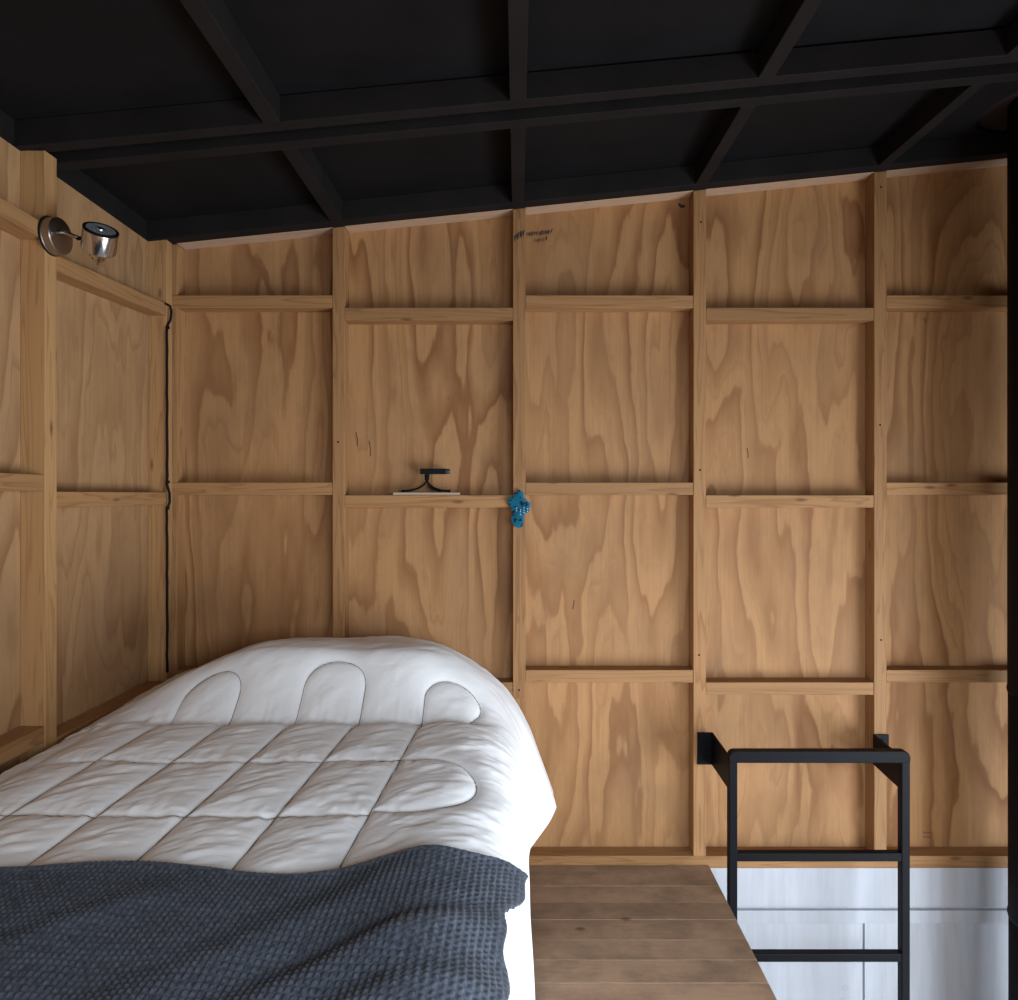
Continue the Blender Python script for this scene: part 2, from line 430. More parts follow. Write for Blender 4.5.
bm = bmesh.new(); ry0, ry1, rz0, rz1 = 0.0, 1.50, -0.45, 0.55
add_box(bm, (XL-0.05, YR-0.02, ZLOW), (XR, YR, rz0)); add_box(bm, (XL-0.05, YR-0.02, rz1), (XR, YR, 1.5))
add_box(bm, (XL-0.05, YR-0.02, rz0), (ry0, YR, rz1)); add_box(bm, (ry1, YR-0.02, rz0), (XR, YR, rz1))
wre = obj('wall_rear', bm, M['ply_left']); tag(wre, kind='structure')

# ---------------------------------------------------------------- ceiling
JH = 0.067
FX, FY, FR = 1.626, 2.10, 0.100     # flue and the round hole it passes
HR = 0.185
def ceiling_bm():
    bm = bmesh.new()
    # board with a round hole: fan between the hole and a square, the rest in quads
    def v(x, y, top=0): return bm.verts.new((x, y, zc(x, y)+JH+(0.02 if top else 0)))
    n = 48; R = 0.22
    for top in (0, 1):
        ring = []; sq = []
        for k in range(n):
            a = 2*PI*k/n; c, s = math.cos(a), math.sin(a); m = R/max(abs(c), abs(s))
            ring.append(v(FX+HR*c, FY+HR*s, top)); sq.append(v(FX+m*c, FY+m*s, top))
        for k in range(n): bm.faces.new((ring[k], ring[(k+1)%n], sq[(k+1)%n], sq[k]))
        if top == 0: r0 = ring
        else:
            for k in range(n): bm.faces.new((r0[k], r0[(k+1)%n], ring[(k+1)%n], ring[k]))
        xs = [XL-0.05, FX-R, FX+R, XR]; ys = [YR, FY-R, FY+R, YB+0.05]
        for i in range(3):
            for j in range(3):
                if i == 1 and j == 1: continue
                bm.faces.new((v(xs[i], ys[j], top), v(xs[i+1], ys[j], top), v(xs[i+1], ys[j+1], top), v(xs[i], ys[j+1], top)))
    return bm
ceiling = obj('ceiling', ceiling_bm(), M['black_board']); tag(ceiling, kind='structure')
obj('flue_recess', lathe_bm([(0.0, 0.20), (0.10, 0.20), (0.10, 0.001)], (FX, FY, zc(FX, FY)+JH+0.012), (0, 0, 1), 40), M['hole'], ceiling)
def cross(name, y0, y1):
    x0, x1 = XL, XR
    hboard(name, [(x0, y0, zc(x0, y0)), (x1, y0, zc(x1, y0)), (x1, y1, zc(x1, y1)), (x0, y1, zc(x0, y1)),
                  (x0, y0, zc(x0, y0)+JH), (x1, y0, zc(x1, y0)+JH), (x1, y1, zc(x1, y1)+JH), (x0, y1, zc(x0, y1)+JH)], M['black_joist'], ceiling, 0.0018)
cross('edge_joist', 2.285, YBF-0.0005)
cross('cross_joist', 1.777, 1.816)
cross('cross_joist', 1.686, 1.724)
cross('cross_joist', 0.42, 0.46); cross('cross_joist', 0.33, 0.37)
cross('edge_joist', YR, YR+0.05)
def rafter(x, y0, y1, wd=T, name='rafter'):
    a, b = x-wd/2, x+wd/2
    hboard(name, [(a, y0, zc(a, y0)), (b, y0, zc(b, y0)), (b, y1, zc(b, y1)), (a, y1, zc(a, y1)),
                  (a, y0, zc(a, y0)+JH), (b, y0, zc(b, y0)+JH), (b, y1, zc(b, y1)+JH), (a, y1, zc(a, y1)+JH)], M['black_joist'], ceiling, 0.0018)
for xr in (-0.606, 0.0, 0.612, 1.222, 1.832):
    rafter(xr, 1.8165, 2.2845); rafter(xr, 0.4605, 1.6855); rafter(xr, YR+0.0505, 0.3295)
for y0, y1 in ((1.8165, 2.2845), (0.4605, 1.6855), (YR+0.0505, 0.3295)):
    pass
rafter(XL-0.020, YR, YBF, 0.0412, 'edge_joist')

# ---------------------------------------------------------------- ladder
lad = empty('loft_ladder', ((0.655+1.222)/2, 2.15, ZLOW))
tag(lad, 'black square-tube steel ladder rising through the floor opening, bracketed to two wall studs', 'ladder')
LY0, LY1 = 2.135, 2.161; LW = 0.026
xl0, xr1 = 0.6585, 1.2225
parts = []
ztop = Z(751.5, LY0)
for x0 in (xl0, xr1-LW):
    parts.append(obj('side_rail', box_bm((x0, LY0, ZLOW), (x0+LW, LY1, ztop-0.012), 0.0025), M['black_steel']))
# top bar with eased corners running over both rails
bm = bmesh.new()
for (x0, x1, sgn) in ((xl0, xr1, 0),):
    r = 0.018; pr = []
    for k in range(7):
        a = PI-k*PI/12; pr.append((x0+r+r*math.cos(a), ztop-r+r*math.sin(a)))
    for k in range(7):
        a = PI/2-k*PI/12; pr.append((x1-r+r*math.cos(a), ztop-r+r*math.sin(a)))
    pr += [(x1, ztop-0.036), (x0, ztop-0.036)]
    fr = [bm.verts.new((p[0], LY0-0.002, p[1])) for p in pr]; bk = [bm.verts.new((p[0], LY1+0.001, p[1])) for p in pr]
    bm.faces.new(fr); bm.faces.new(list(reversed(bk)))
    for k in range(len(pr)): bm.faces.new((fr[k], fr[(k+1)%len(pr)], bk[(k+1)%len(pr)], bk[k]))
bevel(bm, 0.0025, 2)
parts.append(obj('top_bar', bm, M['black_steel']))
zr = Z(853.5, LY0)
for k in range(8):
    zt = zr-0.3135*k
    parts.append(obj('rung', box_bm((xl0+LW-0.001, LY0+0.001, zt-0.0265), (xr1-LW+0.001, LY1-0.001, zt), 0.0025), M['black_steel']))
for s, (fx0, fx1) in enumerate(((X(697.5, 2.33), X(713, 2.33)), (X(873.4, 2.33), X(888.8, 2.33)))):
    zt, zb = Z(732.5+2*s, 2.33), Z(764.5, 2.33)
    plate = obj('wall_bracket', box_bm((fx0, 2.3285, zb), (fx1, YBF-0.0005, zt), 0.001), M['black_steel'])
    gx = fx1-0.005 if s == 0 else fx0
    gx2 = xl0 if s == 0 else xr1-LW
    d = 0.005
    z0t, z0b = zt, zb
    z1t, z1b = Z(754, LY1), Z(787, LY1)-0.0
    g = hull8([(gx2, LY1-0.012, z1b), (gx2+d, LY1-0.012, z1b), (gx+d, 2.329, z0b), (gx, 2.329, z0b),
               (gx2, LY1-0.012, z1t), (gx2+d, LY1-0.012, z1t), (gx+d, 2.329, z0t), (gx, 2.329, z0t)], 0.0005)
    gus = obj('gusset', g, M['black_steel'], plate)
    for zz in (zt-0.02, zb+0.02):
        obj('screw', lathe_bm([(0, 0.006), (0.003, 0.006), (0.005, 0.003)], ((fx0+fx1)/2, 2.3286, zz), (0, -1, 0), 12), M['black_steel'], plate)
    parts.append(plate)
adopt(lad, *parts)

# ---------------------------------------------------------------- flue
fl = empty('stove_flue', (FX, FY, ZLOW)); tag(fl, 'matt black round stove flue pipe rising past the loft through a hole in the ceiling', 'flue pipe')
ps = []
zj = Z(925, FY)
ps.append(obj('pipe_section', lathe_bm([(0, FR), (zj-ZLOW+0.03, FR)], (FX, FY, ZLOW), (0, 0, 1), 64), M['flue'], smooth=False))
ps.append(obj('pipe_section', lathe_bm([(0, FR+0.0015), (0.012, FR+0.004), (0.024, FR+0.0015), (0.7, FR+0.0015)], (FX, FY, zj), (0, 0, 1), 64), M['flue']))
zt = zc(FX)+JH+0.105
ps.append(obj('pipe_section', lathe_bm([(0, FR+0.003), (0.012, FR+0.0055), (0.024, FR+0.003), (zt-(zj+0.7), FR+0.003)], (FX, FY, zj+0.7), (0, 0, 1), 64), M['flue']))
for o in ps:
    o.data.polygons.foreach_set('use_smooth', [len(p.vertices) == 4 for p in o.data.polygons])
adopt(fl, *ps)

# ---------------------------------------------------------------- bed: shared surface
def sst(a, b, x):
    t = np.clip((x-a)/(b-a), 0, 1); return t*t*(3-2*t)
rng = np.random.RandomState(5)
class VN:
    """smooth value noise"""
    def __init__(s, seed): s.g = np.random.RandomState(seed).rand(256, 256)
    def __call__(s, x, y):
        xi = np.floor(x).astype(int); yi = np.floor(y).astype(int); fx = x-xi; fy = y-yi
        fx = fx*fx*(3-2*fx); fy = fy*fy*(3-2*fy); g = s.g
        a = g[xi % 256, yi % 256]; b = g[(xi+1) % 256, yi % 256]; c = g[xi % 256, (yi+1) % 256]; d = g[(xi+1) % 256, (yi+1) % 256]
        return (a*(1-fx)+b*fx)*(1-fy)+(c*(1-fx)+d*fx)*fy - 0.5
N1, N2, N3, N4 = VN(1), VN(2), VN(3), VN(4)
XS = -1.168                        # left edge of the duvet top
def base_surface(s, y):
    """s: distance across the bed measured along the cloth, starting as x on the flat top"""
    w = sst(1.885, 2.06, y)
    sb = -0.153*(1-w)+(-0.395)*w
    B = 0.23*(1-w)+0.56*w
    tm = np.radians(87.5)*(1-w)+np.radians(70)*w
    th = tm*np.clip((s-sb)/B, 0, 1)
    x = np.where(s < sb, s, sb+(B/tm)*np.sin(th)+np.clip(s-sb-B, 0, None)*np.cos(tm))
    z = np.where(s < sb, 0.0, -(B/tm)*(1-np.cos(th))-np.clip(s-sb-B, 0, None)*np.sin(tm))
    # crown of the top and rolled left edge
    z = z-0.588
    z = z-0.055*np.exp(-(s-XS)/0.07)*(1-0.3*w)
    z = z-0.02*sst(-0.9, -1.17, s)
    # pillows under the duvet
    py = sst(1.735, 1.915, y)*(1-0.25*sst(1.95, 2.2, y)-0.5*sst(2.2, 2.335, y))
    px = sst(-1.13, -0.70, s)
    px = np.where(s > -0.6, 1.0, px)*(1-sst(-0.31, 0.03, s)*(1-w))
    z = z+0.130*py*px*(1.0)+0.012*py*N1(s*7+3, y*6)
    # valley just in front of the pillows
    z = z-0.012*np.exp(-((y-1.735)/0.035)**2)*sst(-1.1, -0.9, s)*(1-sst(-0.2, 0.0, s))
    x = x+0.010*N2(y*4.0, s*2)*sst(0.0, 0.3, s)*(1-w)
    nx, nz = np.sin(th), np.cos(th)
    return x, z, nx, nz, th

# stitching network (x across, y along) ------------------------------------------------
seam_rows = [1.735, 1.480, 1.235, 0.985, 0.735, 0.485]
cols = [-1.085, -0.922, -0.757, -0.594, -0.432, -0.268]
def slant(x, y): return x+0.050*(y-1.235)
seams = []
def seg(pts): seams.append(pts)
def lin(p, q, n=14): return [(p[0]+(q[0]-p[0])*k/n, p[1]+(q[1]-p[1])*k/n) for k in range(n+1)]
for i, c in enumerate(cols):
    y1 = 1.735 if i > 0 else 1.64
    seg([(slant(c, y), y) for y in np.linspace(0.32, y1, 60)])
for r in seam_rows:
    x1 = slant(cols[-1], r)
    seg([(x, r+0.012*math.sin(x*5+r)-0.02*(x+0.7)*0) for x in np.linspace(slant(cols[0], r) if r < 1.7 else slant(cols[1], r), x1, 50)])
def u_loop(xa, xb, y0, yt):                       # a tongue running up over the pillow
    r = (xb-xa)/2; c = (xa+xb)/2
    e = 0.055; xt = 0.0
    p = lin((xa, y0), (xa-xt, yt-e), 10)+[(c-(r+xt)*math.cos(a), yt-e+e*math.sin(a)) for a in np.linspace(0, PI, 20)]+lin((xb+xt, yt-e), (xb, y0), 10)
    seg(p)
u_loop(-0.885, -0.735, 1.735, 1.865); u_loop(-0.568, -0.405, 1.735, 1.875)
xa, xb = -0.245, -0.100
seg(lin((xa, 1.735), (xa, 1.81), 10)+[((xa+xb)/2-0.0725*math.cos(a)+0.02*math.sin(a), 1.81+0.05*math.sin(a)-0.03*(a/PI)**2) for a in np.linspace(0, PI*0.97, 20)]+lin((-0.102, 1.775), (-0.13, 1.735), 5))
def side_loop(y0, y1, xs_, tip):                  # a tongue running out over the right edge
    r = (y1-y0)/2; c = (y0+y1)/2
    seg(lin((xs_, y1), (tip-r, y1), 8)+[(tip-r+r*math.sin(a), c+r*math.cos(a)) for a in np.linspace(0, PI, 24)]+lin((tip-r, y0), (xs_, y0), 8))
side_loop(1.245, 1.485, -0.262, -0.082)
side_loop(0.745, 0.985, -0.28, -0.06)
SEG = np.array([(p[0], p[1], q[0], q[1]) for s_ in seams for p, q in zip(s_, s_[1:])])
ROWSEG = [1.735, 1.480, 1.235, 0.985, 0.735, 0.485]
def seam_dist(s, y):
    d = np.full(s.shape, 9.0)
    for ax, ay, bx, by in SEG:
        # only touch grid cells near the segment
        m = (s > min(ax, bx)-0.13) & (s < max(ax, bx)+0.13) & (y > min(ay, by)-0.13) & (y < max(ay, by)+0.13)
        if not m.any(): continue
        ss, yy = s[m], y[m]; dx, dy = bx-ax, by-ay; L = dx*dx+dy*dy+1e-12
        t = np.clip(((ss-ax)*dx+(yy-ay)*dy)/L, 0, 1)
        dd = np.hypot(ss-ax-t*dx, yy-ay-t*dy); d[m] = np.minimum(d[m], dd)
    return d
def duvet_pts(s, y, extra=0.0):
    x, z, nx, nz, th = base_surface(s, y)
    d = seam_dist(s, y)
    puff = 0.0145*(1-np.exp(-np.clip(d, 0, 0.13)/0.034))+0.0035*(1-np.exp(-d/0.004))
    # puckers beside the cross seams, running away from the thread
    top = 1-sst(-0.1, 0.15, s)
    for r in ROWSEG:
        q = np.exp(-np.abs(y-r)/0.030)*(s < -0.22)
        q = q*(1-np.exp(-np.abs(y-r)/0.006))
        puff = puff+0.0105*q*(N3((s+0.35*(y-r))*52+r*40, y*7)+0.5*N4(s*110, y*12+r))
    # soft creases running across the cells
    e = 1-np.exp(-d/0.03)
    a = s*0.87+y*0.5; b = -s*0.5+y*0.87
    puff = puff+(1-0.5*sst(1.72, 1.80, y))*e*(0.007*N1(a*9, b*26)+0.0046*N2(a*20+9, b*52)+0.0024*N4(a*44, b*120))*top
    puff = puff+0.016*N2(y*9+5, s*2.2)*sst(-0.25, 0.1, s)+0.004*N3(y*30, s*5)*sst(-0.2, 0.1, s)
    return x+nx*(puff+extra), y, z+nz*(puff+extra)
def grid_mesh(name, P, mat, parent=None, thick=0.0, nrm=None):
    """P: (ny, nx, 3) array of points -> mesh; with thick>0 a closed sheet of that thickness"""
    ny, nx, _ = P.shape
    idx = np.arange(ny*nx).reshape(ny, nx)
    q = np.stack([idx[:-1, :-1], idx[:-1, 1:], idx[1:, 1:], idx[1:, :-1]], -1).reshape(-1, 4)
    V = P.reshape(-1, 3)
    if thick > 0:
        off = ny*nx; V = np.concatenate([V, (P-nrm*thick).reshape(-1, 3)])
        q2 = q[:, ::-1]+off
        edge = np.concatenate([idx[0, :], idx[1:, -1], idx[-1, -2::-1], idx[-2:0:-1, 0]])
        nxt = np.roll(edge, -1)
        side = np.stack([edge, edge+off, nxt+off, nxt], -1)
        q = np.concatenate([q, q2, side])
    me = bpy.data.meshes.new(name)
    me.vertices.add(len(V)); me.vertices.foreach_set('co', V.astype(np.float32).ravel())
    me.loops.add(q.size); me.loops.foreach_set('vertex_index', q.astype(np.int32).ravel())
    me.polygons.add(len(q)); me.polygons.foreach_set('loop_start', np.arange(0, q.size, 4, dtype=np.int32))
    me.polygons.foreach_set('use_smooth', np.ones(len(q), bool))
    me.update(calc_edges=True); me.validate()
    return link(name, me, mat, parent)
def normals(P):
    a = np.gradient(P, axis=1); b = np.gradient(P, axis=0); n = np.cross(a, b)
    return n/np.maximum(np.linalg.norm(n, axis=-1, keepdims=True), 1e-9)

NYD, NXD = 470, 440
yv = np.linspace(0.30, 2.325, NYD); uv = np.linspace(0, 1, NXD)
Yg, Ug = np.meshgrid(yv, uv, indexing='ij')
# length of cloth across the bed: reaches the floor, but shorter at the head, where the corner hangs free
wl_ = sst(1.86, 1.93, Yg)
S1 = 0.595*(1-wl_)+0.36*wl_
S1 = S1-0.06*sst(2.20, 2.325, Yg)
Sg = XS+(S1-XS)*Ug
dx_, dy_, dz_ = duvet_pts(Sg, Yg)
# rolled left side: tuck down against the wall
P = np.stack([dx_, dy_, dz_], -1)
# fold the first columns down beside the wall
nf = 10
for k in range(nf):
    f = (nf-k)/nf
    P[:, k, 2] -= 0.06*f**2; P[:, k, 0] = np.maximum(P[:, k, 0], XS-0.002)
# head end rolls down behind the pillows
for k in range(12):
    f = (12-k)/12
    P[-1-k, :, 2] -= 0.10*f**2*(1-sst(-0.1, 0.1, Sg[-1-k]))
P[..., 2] = np.maximum(P[..., 2], ZF+0.030)
du = empty('duvet', (-0.6, 1.3, -0.62))
tag(du, 'puffy white quilted duvet spread over the bed with its side hanging down', 'duvet')
cover = grid_mesh('cover', P, M['duvet'], None, 0.022, normals(P))
# thread lying in the stitched valleys
bm = bmesh.new()
for s_ in seams:
    a = np.array([p[0] for p in s_]); b = np.array([p[1] for p in s_])
    t = np.linspace(0, 1, len(s_)); tt = np.linspace(0, 1, len(s_)*3)
    a = np.interp(tt, t, a); b = np.interp(tt, t, b)
    x, y, z = duvet_pts(a, b, 0.0016)
    m = b > 0.33
    if m.sum() > 3: tube_bm(list(zip(x[m], y[m], z[m])), 0.0011, 5, bm, cap=False)
stitch = obj('stitching', bm, M['thread'], smooth=True)
adopt(du, cover, stitch)

# mattress and base under it
bed = empty('bed', (-0.62, 1.32, ZF))
tag(bed, 'low single bed in the corner, wholly covered by white duvet and grey throw', 'bed')
adopt(bed, obj('base', box_bm((-1.165, 0.38, ZF+0.001), (-0.13, 2.25, ZF+0.30), 0.01), M['tim_x']),
      obj('mattress', box_bm((-1.155, 0.36, ZF+0.302), (-0.20, 2.22, -0.70), 0.03), M['sheet']))

# ---------------------------------------------------------------- throw blanket
nyb, nxb = 520, 640
yb_ = np.linspace(0, 1, nyb); ub_ = np.linspace(0, 1, nxb)
Vb, Ub = np.meshgrid(yb_, ub_, indexing='ij')
def s_right(y): return -0.158+0.127+0.022*sst(0.97, 1.08, y)+0.006*np.sin(y*24)+0.003*np.sin(y*67)
sr = s_right(0.30+Vb*0.83)
Sb = -1.163+(sr+1.163)*Ub
yedge = 1.026-0.020*np.exp(-((Sb+0.36)/0.13)**2)+0.035*sst(-0.33, -0.14, Sb)+0.055*sst(-0.12, 0.0, Sb)+0.006*np.sin(Sb*9)
Yb = 0.31+(yedge-0.31)*Vb
x, z, nx, nz, th = base_surface(Sb, Yb)
lift = 0.025+0.014*sst(-0.27, -0.10, Sb)+0.016*N2(Yb*9+5, Sb*2.2)*sst(-0.25, 0.1, Sb)+0.010*N1(Sb*5, Yb*6)+0.006*N2(Sb*14, Yb*14)
# folds gathering towards the right edge
def ridge(x0, y0, x1, y1, wd, h):
    dx, dy = x1-x0, y1-y0; L = math.hypot(dx, dy)
    t = ((Sb-x0)*dx+(Yb-y0)*dy)/L/L; d = ((Sb-x0)*dy-(Yb-y0)*dx)/L
    return h*np.exp(-(d/wd)**2)*sst(-0.25, 0.2, t)*(1-sst(0.8, 1.3, t))
lift = lift+ridge(-0.34, 0.70, -0.06, 0.93, 0.030, 0.009)+ridge(-0.24, 0.70, -0.03, 0.83, 0.020, 0.005)+ridge(-0.46, 0.72, -0.13, 1.04, 0.035, 0.007)-ridge(-0.30, 0.78, -0.05, 0.97, 0.018, 0.004)+ridge(-0.9, 0.6, -0.5, 0.95, 0.03, 0.006)
lift = lift+0.008*np.exp(-((yedge-Yb)/0.012)**2)*0
# knitted pimples
kx = Sb*2*PI/0.0088+0.6*np.sin(Yb*9); ky = Yb*2*PI/0.0104
hem = sst(0, 0.016, (1-Ub)*1.13)*sst(0, 0.012, (1-Vb)*0.72)
knit = 0.55*np.cos(kx)+0.75*np.cos(kx)*np.cos(ky)+0.25*np.cos(ky)
lift = lift+0.0018*knit*(0.25+0.75*hem)
# thicker rolled selvedge
lift = lift+0.004*np.exp(-((1-Ub)*1.2/0.012)**2)+0.003*np.exp(-((1-Vb)*0.75/0.010)**2)
Pb = np.stack([x+nx*lift, Yb, z+nz*lift], -1)
bl = grid_mesh('throw_blanket', Pb, M['wool'], None, 0.008, normals(Pb))
tag(bl, 'chunky knitted blue-grey throw laid across the foot of the white duvet', 'blanket')

# ---------------------------------------------------------------- wall spotlight
yl = 1.728; zl = 0.640
sp = empty('wall_spotlight', (XLF, yl, zl)); tag(sp, 'small brushed-metal spotlight with a round base on the left wall stud', 'wall lamp')
pl = obj('mounting_plate', lathe_bm([(0.0005, 0.0455), (0.002, 0.047), (0.005, 0.047), (0.006, 0.0455), (0.024, 0.0455), (0.0265, 0.044), (0.0275, 0.041), (0.0275, 0.0)], (XLF, yl, zl), (1, 0, 0), 56), M['steel'])
gasket = obj('backing_ring', lathe_bm([(0.0002, 0.0485), (0.004, 0.0485)], (XLF, yl, zl), (1, 0, 0), 48), M['dark'])
hn = Vector((0.417, -0.495, 0.762)).normalized()
Oc = Vector((-1.023, 1.68, 0.636)); hr = 0.0385
jt = Vector((X(82, 1.70), 1.70, Z(238.5, 1.70)))
arm = obj('arm', tube_bm([(XLF+0.027, yl-0.016, zl+0.004), (XLF+0.045, yl-0.017, zl+0.004), (jt.x-0.008, jt.y, jt.z+0.001)], [0.0062, 0.0055, 0.005], 14), M['steel'], smooth=True)
knk = obj('swivel_joint', tube_bm([jt-Vector((0.012, 0, 0)), jt+Vector((0.018, -0.003, 0.0))], 0.0045, 12), M['dark'], smooth=True)
hb = Oc-hn*0.046
head = obj('lamp_head', lathe_bm([(-0.090, 0.0035), (-0.088, 0.005), (-0.082, 0.006), (-0.078, 0.0125), (-0.060, 0.0215), (-0.055, 0.029), (-0.0535, 0.036), (-0.050, hr), (-0.002, hr), (0.0, hr-0.001), (0.0, hr-0.004), (-0.004, hr-0.0045)], Oc, hn, 56), M['chrome'])
rim = obj('rim', lathe_bm([(0.0, hr+0.0006), (0.0035, hr+0.0006), (0.0045, hr-0.001), (0.0045, hr-0.0055), (0.0005, hr-0.006)], Oc, hn, 56), M['dark'])
refl = obj('reflector', lathe_bm([(0.001, hr-0.007), (0.0015, hr-0.0075), (0.0012, 0.020), (0.0018, 0.018), (0.002, 0.010), (0.006, 0.008), (0.0075, 0.004), (0.0075, 0.0)], Oc, hn, 40), M['reflector'])
lens = obj('lens', lathe_bm([(0.0018, hr-0.0065), (0.0034, hr-0.0065)], Oc, hn, 40), M['glass'])
bmh = bmesh.new()
side = hn.cross(Vector((0, 0, 1))).normalized(); fr_ = side.cross(hn)
for k in range(8):
    a = 2*PI*k/8; dirv = side*math.cos(a)+fr_*math.sin(a)
    lathe_bm([(-0.0005, 0.0022), (0.001, 0.0020)], Oc-hn*0.069+dirv*0.0168, dirv, 8, bmh)
vent = obj('vent_holes', bmh, M['dark'])
for o in (head, pl, rim):
    o.data.polygons.foreach_set('use_smooth', [len(p.vertices) == 4 for p in o.data.polygons])
    o.data.set_sharp_from_angle(angle=math.radians(28))
adopt(sp, gasket, pl, arm, knk, head)
for o in (rim, refl, lens, vent): o.parent = head
# the parts of the head were built at world coordinates, like the head itself
# ---------------------------------------------------------------- cable in the corner
xc, yc = XLF+0.005, 2.291
pts = [(xc-0.030, yc-0.002, Z(303, yc)), (xc-0.004, yc-0.004, Z(304, yc)), (xc+0.006, 2.298, Z(306, 2.3)), (xc+0.009, 2.300, Z(312, 2.3)), (xc+0.006, 2.300, Z(320, 2.3)), (xc-0.002, 2.298, Z(325, 2.3)), (xc-0.002, 2.292, Z(332, 2.3))]
zz = pts[-1][2]
while zz > -0.60:
    zz -= 0.03
    bulge = 0.008 if abs(zz+0.02) < 0.035 else 0.0
    pts.append((xc+bulge+random.uniform(-.0012, .0012), 2.290-0.0*bulge, zz))
cab = empty('power_cable', (xc, yc, pts[-1][2])); tag(cab, 'thin black cable running down the corner of the room beside the back wall', 'cable')
cl = obj('wire', tube_bm(pts, 0.0040, 8), M['dark'], smooth=True)
clips = [obj('cable_clip', box_bm((xc-0.007, 2.2925, z_-0.005), (xc+0.006, 2.2965, z_+0.005), 0.001), M['dark']) for z_ in (Z(328, 2.3), Z(482, 2.3), Z(508, 2.3))]
adopt(cab, cl, *clips)

# ---------------------------------------------------------------- pocket device on a mini tripod
zs = rows_b[1]
off = board('wood_offcut', (X(393, 2.345), 2.340, zs+0.0003), (X(460, 2.345), 2.385, zs+0.0095), M['pale_wood'], None)
tag(off, 'thin pale strip of wood lying on the wall ledge under the small tripod', 'wood strip')
yt = 2.362; ztb = zs+0.0098
tr = empty('mini_tripod', (X(427, yt), yt, ztb)); tag(tr, 'tiny black flexible-leg tripod standing on a wood strip on the wall ledge', 'tripod')
hx, hz = X(427, yt), Z(479.5, yt)
tp = [obj('column', tube_bm([(hx, yt, hz-0.003), (hx, yt, hz+0.006), (hx, yt, hz+0.018)], [0.0075, 0.0085, 0.0085], 14), M['dark'], smooth=True)]
for (ex, ey) in ((X(403, yt), yt-0.002), (X(449, yt), yt+0.006), (X(441, yt), yt-0.014)):
    ez = ztb+0.0045; ptsl = []
    for k in range(11):
        t = k/10
        ptsl.append((hx+(ex-hx)*(t**1.5), yt+(ey-yt)*t, hz+(ez-hz)*(1-(1-t)**2.0)))
    l = obj('leg', tube_bm(ptsl, 0.0032, 8), M['dark'], smooth=True)
    bf = bmesh.new(); bmesh.ops.create_uvsphere(bf, u_segments=12, v_segments=8, radius=0.0048, matrix=Matrix.Translation((ex, ey, ez)))
    ft = obj('foot', bf, M['dark'], l, smooth=True)
    tp.append(l)
adopt(tr, *tp)
dv = empty('pocket_camera', (X(435, yt), yt, Z(473, yt))); tag(dv, 'small flat black device mounted on top of the mini tripod', 'camera')
zb0 = hz+0.0185
b1 = obj('body', box_bm((X(420.5, yt), yt-0.011, zb0), (X(446, yt), yt+0.011, zb0+0.019), 0.002), M['dark'])
b2 = obj('lens_barrel', lathe_bm([(0, 0.0092), (0.012, 0.0092), (0.016, 0.0075), (0.016, 0.005), (0.013, 0.004)], (X(445.5, yt), yt, zb0+0.0095), (1, 0, 0), 24), plain('grey_plastic', (0.05, 0.05, 0.055), 0.35), smooth=False)
adopt(dv, b1, b2)

# ---------------------------------------------------------------- teal crochet ornament on the middle stud
orn = empty('crochet_ornament', (X(519, 2.328), 2.328, Z(493, 2.328)))
tag(orn, 'small teal blue crocheted figure with pale beads hanging on the middle wall stud', 'ornament')
yo = 2.327
blobs = [(519, 495.5, 5.0), (517.5, 499.5, 5.2), (512.8, 501.5, 5.0), (520, 503, 7.0), (526, 505.5, 5.0), (525, 509, 4.6), (515.5, 507.5, 4.8), (520, 511, 5.5), (518.5, 515, 6.0), (517.5, 519.5, 6.6), (519, 523, 5.2)]
teal, navy, beads = bmesh.new(), bmesh.new(), bmesh.new()
random.seed(3)
def sph(bm, x, y, z, r): bmesh.ops.create_icosphere(bm, subdivisions=1, radius=r, matrix=Matrix.Translation((x, y, z)))
# knitted body: small loops on a staggered lattice inside the outline
row = 0; py_ = 489.5
while py_ < 529:
    px_ = 505+(row % 2)*0.95
    while px_ < 534:
        dd = max(r-math.hypot(px_-a, (py_-b)) for a, b, r in blobs)
        if dd > 0.3:
            bul = 0.0015+0.0075*min(1, dd/4)
            hole = random.random() < 0.10 or (math.hypot((px_-522)/1.3, py_-503.5) < 2.0) or (abs(py_-520) < 0.8 and 514 < px_ < 524 and random.random() < .75)
            xx, zz = X(px_, yo), Z(py_, yo)
            tube_bm([(xx-.0028, yo-bul*0.5, zz-.0008), (xx, yo-bul-0.001, zz+.0012), (xx+.0028, yo-bul*0.5, zz-.0008)], 0.0025, 5, navy if hole else teal)
        px_ += 1.9
    py_ += 1.35; row += 1
# the padded core that carries the stitches
for a, b, r in blobs:
    bmesh.ops.create_uvsphere(navy, u_segments=14, v_segments=8, radius=1, matrix=Matrix.Translation((X(a, yo), yo+0.002, Z(b, yo))) @ Matrix.Diagonal(((r-1.2)/294, 0.0052, (r-1.2)/294, 1)))
for a, b in ((516.5, 508), (516.5, 510.6), (520.4, 509.6), (520.4, 511.6), (524, 507.6), (524, 510), (524, 512.4), (527.6, 508.6), (527.6, 511.2), (520.4, 514.4)):
    sph(beads, X(a, yo), yo-0.0135, Z(b, yo), 0.0024)
op = [obj('crochet_body', teal, M['teal'], smooth=True), obj('dark_yarn', navy, M['navy'], smooth=True), obj('beads', beads, M['bead'], smooth=True)]
lp = obj('hanging_loop', tube_bm([(X(518, yo), yo-0.001, Z(493, yo)), (X(519.5, yo), yo+0.0035, Z(489.5, yo)), (X(521, yo), yo-0.001, Z(493, yo))], 0.0012, 6), M['teal'])
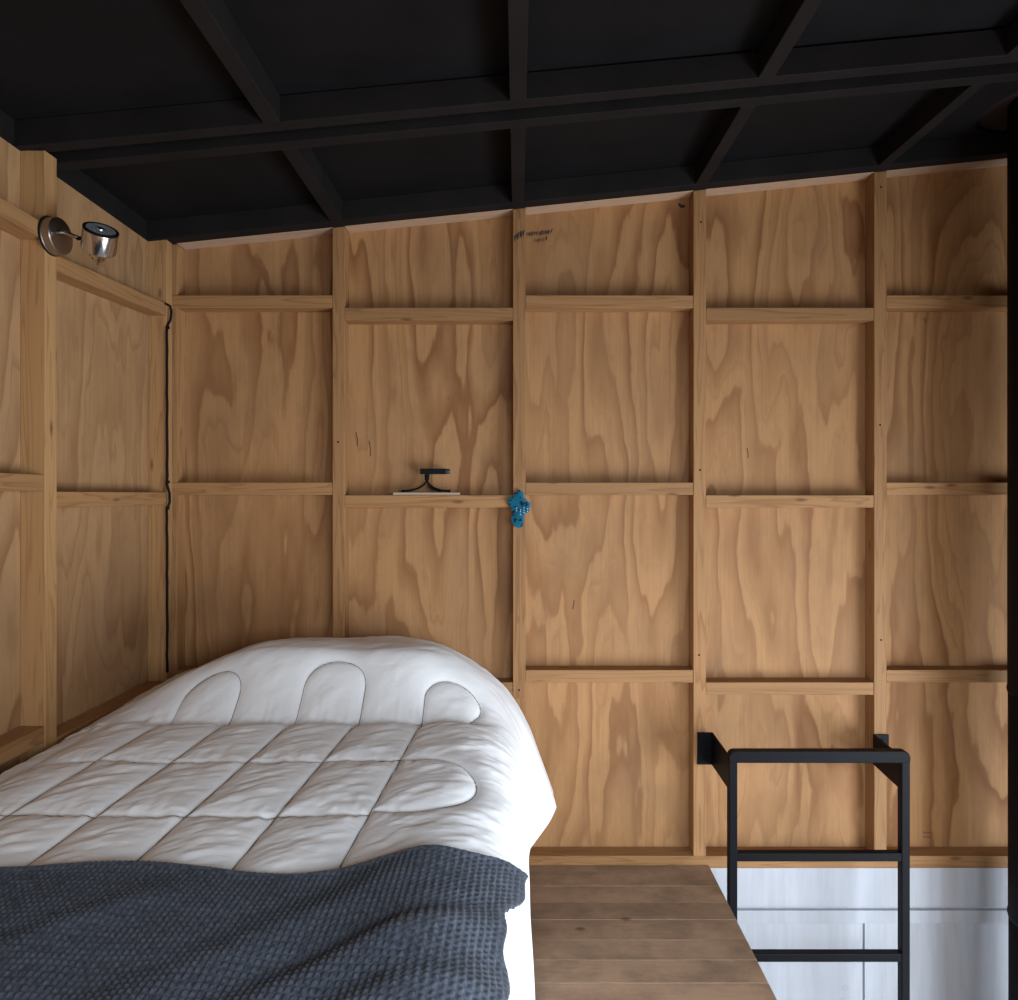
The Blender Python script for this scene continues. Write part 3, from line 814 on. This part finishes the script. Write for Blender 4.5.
nail = obj('nail', lathe_bm([(0, 0.0012), (0.012, 0.0012), (0.012, 0.0028), (0.0135, 0.0028)], (X(519.5, yo), YBF, Z(491, yo)), (0, -1, 0), 10), M['dark'])
adopt(orn, *op, lp, nail)

# ---------------------------------------------------------------- marks left on the timber of the back wall
M['graphite'] = plain('graphite_mark', (0.035, 0.03, 0.028), 0.7)
def marks(name, strokes, y, parent, r=0.0011):
    bm = bmesh.new()
    for st in strokes: tube_bm([(X(a, y), y-0.0002, Z(b, y)) for a, b in st], r, 5, bm)
    for v in bm.verts: v.co.y = y-0.0002+(v.co.y-y)*0.3
    return obj(name, bm, M['graphite'], parent)
random.seed(11)
def scribble(x0, x1, yc, amp, n, slope=0.0):
    return [(x0+(x1-x0)*k/n+random.uniform(-1, 1)*0.9, yc+slope*(k/n)+(amp if k % 2 else -amp)*random.uniform(.4, 1)) for k in range(n+1)]
marks('scribble_mark', [scribble(514, 524, 239, 4.0, 26, -6), scribble(515, 523, 237, 3, 20, -5)], YBF, wall_back, 0.0013)
marks('scribble_mark', [scribble(527, 549, 235, 2.8, 44, -3), scribble(527, 548, 234, 2.0, 30, -2), scribble(535, 547, 241, 2.7, 26, -3), scribble(541, 552, 233, 2.4, 20, -2)], YB, wall_back, 0.0012)
marks('ink_stamp', [scribble(923, 931, 832.5, 1.2, 7), scribble(923, 931, 837, 1.2, 6)], YB, wall_back, 0.0013)
marks('dark_knot', [[(678.5, 204), (682, 207), (685, 206)], [(680, 207), (684, 206)]], YB, wall_back, 0.005)
for (a, b, c, d) in ((574, 600, 572.5, 609), (747, 448, 748, 458), (924, 318, 925, 323), (356, 432, 357.5, 446), (369, 441, 370.5, 456)):
    marks('bark_fleck', [[(a, b), ((a+c)/2+.6, (b+d)/2), (c, d)]], YB, wall_back, 0.0016)
for (a, b) in ((700, 470), (880, 425), (881, 640), (699, 655), (519, 690), (338, 442), (881, 187), (701, 222)):
    obj('nail_head', lathe_bm([(0, 0.0035), (0.0006, 0.0032)], (X(a, YBF), YBF, Z(b, YBF)), (0, -1, 0), 12), M['dark'], wall_back)
